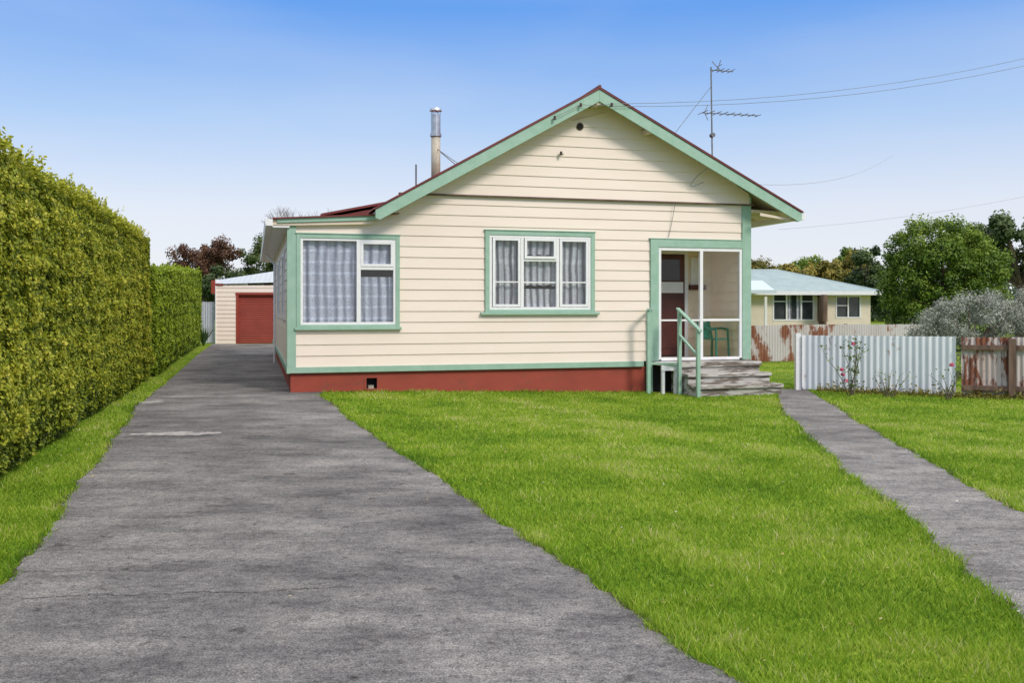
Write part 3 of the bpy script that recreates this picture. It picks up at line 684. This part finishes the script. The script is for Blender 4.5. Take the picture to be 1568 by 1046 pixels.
for xx in (5.5,6.1,6.7): b_.box(xx,xx+.06,-.02,.06,1.15,2.26)
b_.box(5.5,6.75,-.019,.06,1.15,1.21);b_.box(5.5,6.75,-.018,.06,2.2,2.26);b_.box(5.56,6.1,-.01,.05,1.75,1.79)
b_.done('window_frames_and_gutter',WHITE,NH)
b_=B(); b_.box(2.35,4.45,.07,.1,1.02,2.36); b_.box(5.5,6.75,.07,.1,1.15,2.26)
b_.done('window_glass_dark',pmat('dim_window',(.03,.035,.04),(.08,.085,.09),1.5,.1,0),NH)
b_=B(); b_.box(3.05,3.3,.05,.069,1.1,2.3); b_.box(3.55,3.75,.05,.069,1.1,2.3); b_.done('curtains',NET2,NH)
b_=B(); b_.box(4.55,4.75,-.9,-.1,1.0,2.3); b_.box(4.6,4.7,-.9,-.1,0,1.0); b_.done('meter_screen',TIMBER,NH)
b_=B(); 
b_.face((-1,-2.4,2.5),(1.75,-2.4,2.45),(1.75,-.3,3.0),(-1,-.3,3.0)); b_.box(-1,1.75,-2.45,-2.4,2.35,2.5); b_.done('porch_roof',pmat('pale_porch_iron',(.52,.60,.61),(.58,.64,.65),3,.5),NH)
tb=empty('patio_table',(15.6,40,-.17)); c=B()
c.box(-.7,.7,-.4,.4,.70,.74)
for sx in(-1,1):
    for sy in(-1,1): c.tube((sx*.6,sy*.3,0),(sx*.55,sy*.28,.7),.02)
for sx in(-1.0,1.0):
    c.tube((sx,-.2,0),(sx,-.2,.95),.02);c.tube((sx,.2,0),(sx,.2,.95),.02);c.path([(sx,-.2,.95),(sx,.2,.95)],.02);c.box(sx-.2,sx+.2,-.2,.2,.43,.46)
c.done('table_and_chairs',TIMBER,tb)

# ------------------------------------------------------------------ trees and shrubs
def tree(name,base,crowns,n,ls,mat,trunk_h=1.5,trunk_r=.15,clumps=60,clump_r=.5,shade=.5,fill=.75,limbs=7,contrast=.16,asp=.5):
    root=empty(name,(base[0],base[1],base[2])); b_=B()
    top=Vector((0,0,trunk_h)); b_.tube((0,0,-.1),tuple(top),trunk_r,trunk_r*.7,10)
    vol=[c[3]*c[4]*c[5] for c in crowns]; tot=sum(vol); cen=[];rad=[];cs=[]
    for c,vv_ in zip(crowns,vol):
        m_=max(3,int(clumps*vv_/tot)); u=norm(rng.normal(size=(m_,3))); rr=rng.uniform(fill,1,m_)**1.0*.88
        P=np.array(c[:3])+u*rr[:,None]*np.array(c[3:6]); cen.append(P); rad.append(rng.uniform(.6,1.25,m_)*clump_r); cs.append(rng.normal(0,contrast*.7,m_)+.18*u[:,2])
    cen=np.concatenate(cen);rad=np.concatenate(rad);cs=np.concatenate(cs)
    for i in range(min(limbs*3,len(cen))):
        j=rng.integers(len(cen)); q=Vector(cen[j]); mid=top.lerp(q,.5)+Vector((0,0,.15)); b_.tube(tuple(top),tuple(mid),trunk_r*.45,trunk_r*.28,6); b_.tube(tuple(mid),tuple(q),trunk_r*.28,trunk_r*.06,6)
    b_.done('trunk_and_limbs',BARK,root)
    idx=rng.integers(len(cen),size=n); u=norm(rng.normal(size=(n,3))); r_=rng.random(n)**.45
    P=cen[idx]+u*(r_*rad[idx])[:,None]; P[:,2]=np.maximum(P[:,2],.05)
    nr=u+rng.normal(0,.5,(n,3))+np.array([0,0,.3])
    sh=shade+cs[idx]+.22*(r_-.7)+.15*u[:,2]+rng.normal(0,.1,n)
    leaves('crown',P,nr,rng.uniform(.6,1.3,n)*ls,sh,mat,root,asp); return root
MG=leafmat('leaf_mid_green',[(0,(.022,.042,.008)),(.4,(.08,.145,.015)),(.75,(.175,.26,.027)),(1,(.29,.36,.05))],.22)
DG=leafmat('leaf_dark_green',[(0,(.012,.022,.008)),(.5,(.045,.075,.02)),(1,(.13,.17,.05))],.15)
YG=leafmat('leaf_olive',[(0,(.03,.035,.008)),(.5,(.13,.13,.022)),(1,(.34,.27,.05))],.2)
RB=leafmat('leaf_copper',[(0,(.022,.012,.008)),(.5,(.085,.036,.02)),(1,(.18,.09,.045))],.15)
SG=leafmat('leaf_silver',[(0,(.055,.065,.045)),(.4,(.20,.215,.165)),(.8,(.35,.365,.30)),(1,(.46,.46,.39))],.1)
tree('macrocarpa_tree',(17.0,36,-.17),[(0,0,1.6,2.6,2.2,1.7),(0,0,2.6,2.65,2.2,1.9),(-.2,0,3.7,2.2,2.0,1.6),(.9,.2,3.0,1.8,1.8,1.8),(-.9,-.3,4.0,1.3,1.3,1.2)],80000,.058,MG,1.2,.22,430,.38,.50,.88,contrast=.2)
tree('silver_shrub',(11.3,22.5,-.17),[(0,0,1.0,1.35,1.0,1.15),(1.1,.2,1.15,1.3,1.0,1.1),(-.8,0,.8,.8,.8,.95),(2.2,0,1.0,1.3,1,1.1)],60000,.034,SG,.5,.08,300,.26,.55,.88,contrast=.12,asp=.28)
tree('puriri_tree',(24.5,44,0),[(0,0,4.4,2.6,2.2,1.9),(1.9,0,3.2,2.4,2,2.2),(-1.3,0,5.0,1.4,1.3,1.2),(-2.2,0,3.6,1.2,1.2,1.6)],26000,.10,DG,2.5,.25,90,.50,.6,.5,10)
tree('olive_tree',(14.8,58,0),[(0,0,3.6,2.2,1.8,1.6),(-1.0,0,4.6,1.2,1.2,1.5),(2.6,0,3.2,1.6,1.4,1.0)],14000,.10,YG,2.2,.2,60,.5,.5,.5,10)
tree('dark_shrub_tree',(20.5,62,0),[(0,0,3.2,2.6,2,1.7),(2.6,0,3.8,1.8,1.6,1.9),(-2.2,0,2.8,1.6,1.5,1.4)],14000,.12,MG,2,.2,70,.6,.40,.5,8)
tree('yellowing_tree',(19.5,58,0),[(0,0,2.9,2.2,2,1.7),(1.9,0,3.7,1.2,1.2,1.5),(-2.2,0,2.9,1.6,1.5,1.2)],14000,.11,YG,2,.2,60,.55,.55,.5,8)
tree('tall_dark_tree',(20.9,54,0),[(0,0,3.7,1.0,1.2,1.8),(.3,0,2.6,1.5,1.6,1.6)],9000,.11,DG,2,.2,50,.5,.5,.5,8)
tree('copper_tree',(-20.4,60,0),[(0,0,4.2,2.6,2.2,1.9),(-1.8,0,3.6,1.4,1.5,1.6),(1.6,0,4.8,1.3,1.3,1.2)],18000,.085,RB,2,.22,80,.5,.5,.45,14)
tree('pittosporum_tree',(-17.0,62,0),[(0,0,4.3,1.8,1.7,2.1),(1.6,0,4.0,1.5,1.4,1.7),(.4,0,5.6,1.0,1,1.0)],15000,.09,DG,2,.2,60,.5,.6,.5,10)
tree('pittosporum_tree',(-19,50,0),[(0,0,2.4,2.6,1.5,1.2),(3.2,0,2.6,2.2,1.5,1.3)],9000,.10,DG,1.2,.15,50,.5,.4,.5,6)
n=26000
ang=rng.uniform(-.75,.75,n); dist=rng.uniform(95,115,n); X=dist*np.tan(ang); 
hh=3.6+1.5*np.sin(X*.21)+1.0*np.sin(X*.53+1)+.7*np.sin(X*1.3)
z=rng.random(n)**.8*hh; P=np.stack([X,dist,z],1)
leaves('distant_trees',P,np.tile([0,-1,.5],(n,1))+rng.normal(0,.6,(n,3)),rng.uniform(.25,.6,n),.35+.2*lump(P,.25)+rng.normal(0,.15,n)+.1*z/hh,DG,None,.6)
tw=empty('bare_tree',(-10.2,45,0)); b_=B(); b_.tube((0,0,0),(0,0,2.6),.12,.07)
def br(p,d,l,r,k):
    q=p+d*l; b_.tube(tuple(p),tuple(q),r,r*.65,5)
    if k==0: return
    for i in range(3):
        nd=(d+Vector((random.gauss(0,.42),random.gauss(0,.42),random.gauss(.18,.22)))).normalized(); br(q,nd,l*.72,r*.6,k-1)
for i in range(5): br(Vector((0,0,2.4)),Vector((random.gauss(0,.4),random.gauss(0,.4),1)).normalized(),1.5,.04,4)
b_.done('branches',BARK,tw)
PINK=pmat('rose_petal',(.55,.06,.14),(.65,.16,.24),20,.6,0)
def rose(base,h,n,nl,flowers):
    r_=empty('rose_bush',base); b_=B(); tips=[]
    for i in range(n):
        p=Vector((random.uniform(-.06,.06),random.uniform(-.04,.04),0)); d=Vector((random.gauss(0,.30),random.gauss(0,.15),1)).normalized()
        for k in range(4):
            q=p+d*(h/4)*random.uniform(.7,1.1); b_.tube(tuple(p),tuple(q),.009-.0015*k,.0075-.0015*k,5)
            tips.append(q.copy()); p=q; d=(d+Vector((random.gauss(0,.28),random.gauss(0,.15),.1))).normalized()
    b_.done('stems',BARK,r_)
    T=np.array([tuple(x) for x in tips]); idx=rng.integers(len(T),size=nl); P=T[idx]+rng.normal(0,.045,(nl,3))
    leaves('leaflets',P,rng.normal(0,1,(nl,3)),rng.uniform(.018,.034,nl),rng.uniform(.3,.9,nl),MG,r_,.6)
    fb=B()
    for (fx,fz) in flowers:
        for k in range(14):
            a=random.uniform(0,6.28); e_=random.uniform(-.3,1.2); c=Vector((fx,-.05,fz)); o=Vector((math.cos(a)*math.cos(e_),math.sin(a)*math.cos(e_),math.sin(e_)))*.035
            t1=o.orthogonal().normalized()*.028; t2=o.cross(t1).normalized()*.028; fb.face(tuple(c+o-t1),tuple(c+o-t2),tuple(c+o+t1),tuple(c+o+t2))
    if flowers: fb.done('blooms',PINK,r_)
rose((6.62,17.85,-.17),1.10,8,330,[(-.18,.42),(-.12,.30),(-.20,.52),(.03,1.02)])
rose((7.25,17.6,-.17),.55,9,60,[])
rose((8.15,17.1,-.17),.66,7,60,[(.05,.66)])
pl=empty('flax_plant',(-12.35,36.6,0)); n=60
b_=B()
for i in range(n):
    a=random.uniform(0,6.28); l=random.uniform(.5,1.0); s_=random.uniform(.15,.6); d=Vector((math.cos(a)*s_,math.sin(a)*s_,1)).normalized(); t_=Vector((-math.sin(a),math.cos(a),0))*.03
    b_.face(tuple(-t_),tuple(t_),tuple(d*l*.6+t_),tuple(d*l+Vector((0,0,-.1*s_))),tuple(d*l*.6-t_))
b_.done('blades',pmat('flax_leaf',(.03,.07,.02),(.07,.13,.04),5,.5,0),pl)
n=6000; X=rng.uniform(6.3,13,n)
Y=np.where(X<8.65,19.15-.534*(X-6),17.7-.293*(X-8.7))-.05-rng.exponential(.12,n)
P=np.stack([X,Y,gv(X,Y)+rng.exponential(.04,n)],1)
leaves('fence_weeds',P,rng.normal(0,1,(n,3))+np.array([0,0,.5]),rng.uniform(.015,.04,n),rng.uniform(.2,1,n),YG)

# ------------------------------------------------------------------ sky, sun, camera
wd=bpy.data.worlds.new('World'); S.world=wd; wd.use_nodes=True; nt=wd.node_tree; nt.nodes.clear()
out=nt.nodes.new('ShaderNodeOutputWorld'); bg=nt.nodes.new('ShaderNodeBackground'); bg2=nt.nodes.new('ShaderNodeBackground')
sky=nt.nodes.new('ShaderNodeTexSky'); sky.sky_type='NISHITA'; sky.sun_disc=False
SE=math.radians(40); AZ=math.radians(138)
sky.sun_elevation=SE; sky.sun_rotation=AZ
nt.links.new(sky.outputs[0],bg.inputs[0]); bg.inputs[1].default_value=.10
tc=nt.nodes.new('ShaderNodeTexCoord'); sep=nt.nodes.new('ShaderNodeSeparateXYZ'); nt.links.new(tc.outputs['Generated'],sep.inputs[0])
r_=ramp(nt,sep.outputs['Z'],[(0.0,(.93,.94,.98)),(.10,(.82,.87,.99)),(.19,(.46,.66,.99)),(.31,(.135,.38,.94)),(.50,(.55,.68,.95)),(.75,(.96,.96,.99))])
mp=nt.nodes.new('ShaderNodeMapping'); mp.inputs['Scale'].default_value=(1.2,1.2,5); nt.links.new(tc.outputs['Generated'],mp.inputs['Vector'])
cl=ramp(nt,noise(nt,mp.outputs['Vector'],1.3,5,.5),[(.50,K),(.8,(.22,.22,.22))])
cc=mix(nt,cl,r_,(.90,.93,.99)); nt.links.new(cc,bg2.inputs[0])
mr_=nt.nodes.new('ShaderNodeMapRange'); mr_.inputs['From Min'].default_value=.35; mr_.inputs['From Max'].default_value=.75; mr_.inputs['To Min'].default_value=1.0; mr_.inputs['To Max'].default_value=1.7
nt.links.new(sep.outputs['Z'],mr_.inputs['Value']); nt.links.new(mr_.outputs[0],bg2.inputs[1])
ms_=nt.nodes.new('ShaderNodeMixShader'); ms_.inputs[0].default_value=.85
nt.links.new(bg.outputs[0],ms_.inputs[1]);nt.links.new(bg2.outputs[0],ms_.inputs[2]);nt.links.new(ms_.outputs[0],out.inputs[0])
sd=bpy.data.lights.new('sun','SUN'); sd.energy=2.4; sd.angle=math.radians(14); sd.color=(1,.93,.84)
so=bpy.data.objects.new('sun',sd); COL.objects.link(so)
dirv=Vector((math.sin(AZ)*math.cos(SE),math.cos(AZ)*math.cos(SE),math.sin(SE)))
so.rotation_euler=dirv.to_track_quat('Z','Y').to_euler(); so.location=dirv*50
S.view_settings.view_transform='Standard'; S.view_settings.look='None'; S.view_settings.exposure=0
cd=bpy.data.cameras.new('camera'); co=bpy.data.objects.new('camera',cd); COL.objects.link(co)
cd.sensor_width=36; cd.lens=32.14; cd.shift_y=-.0351; cd.clip_end=4000; cd.clip_start=.05
co.location=(0,0,1.6); co.rotation_euler=(math.radians(90),0,0); S.camera=co
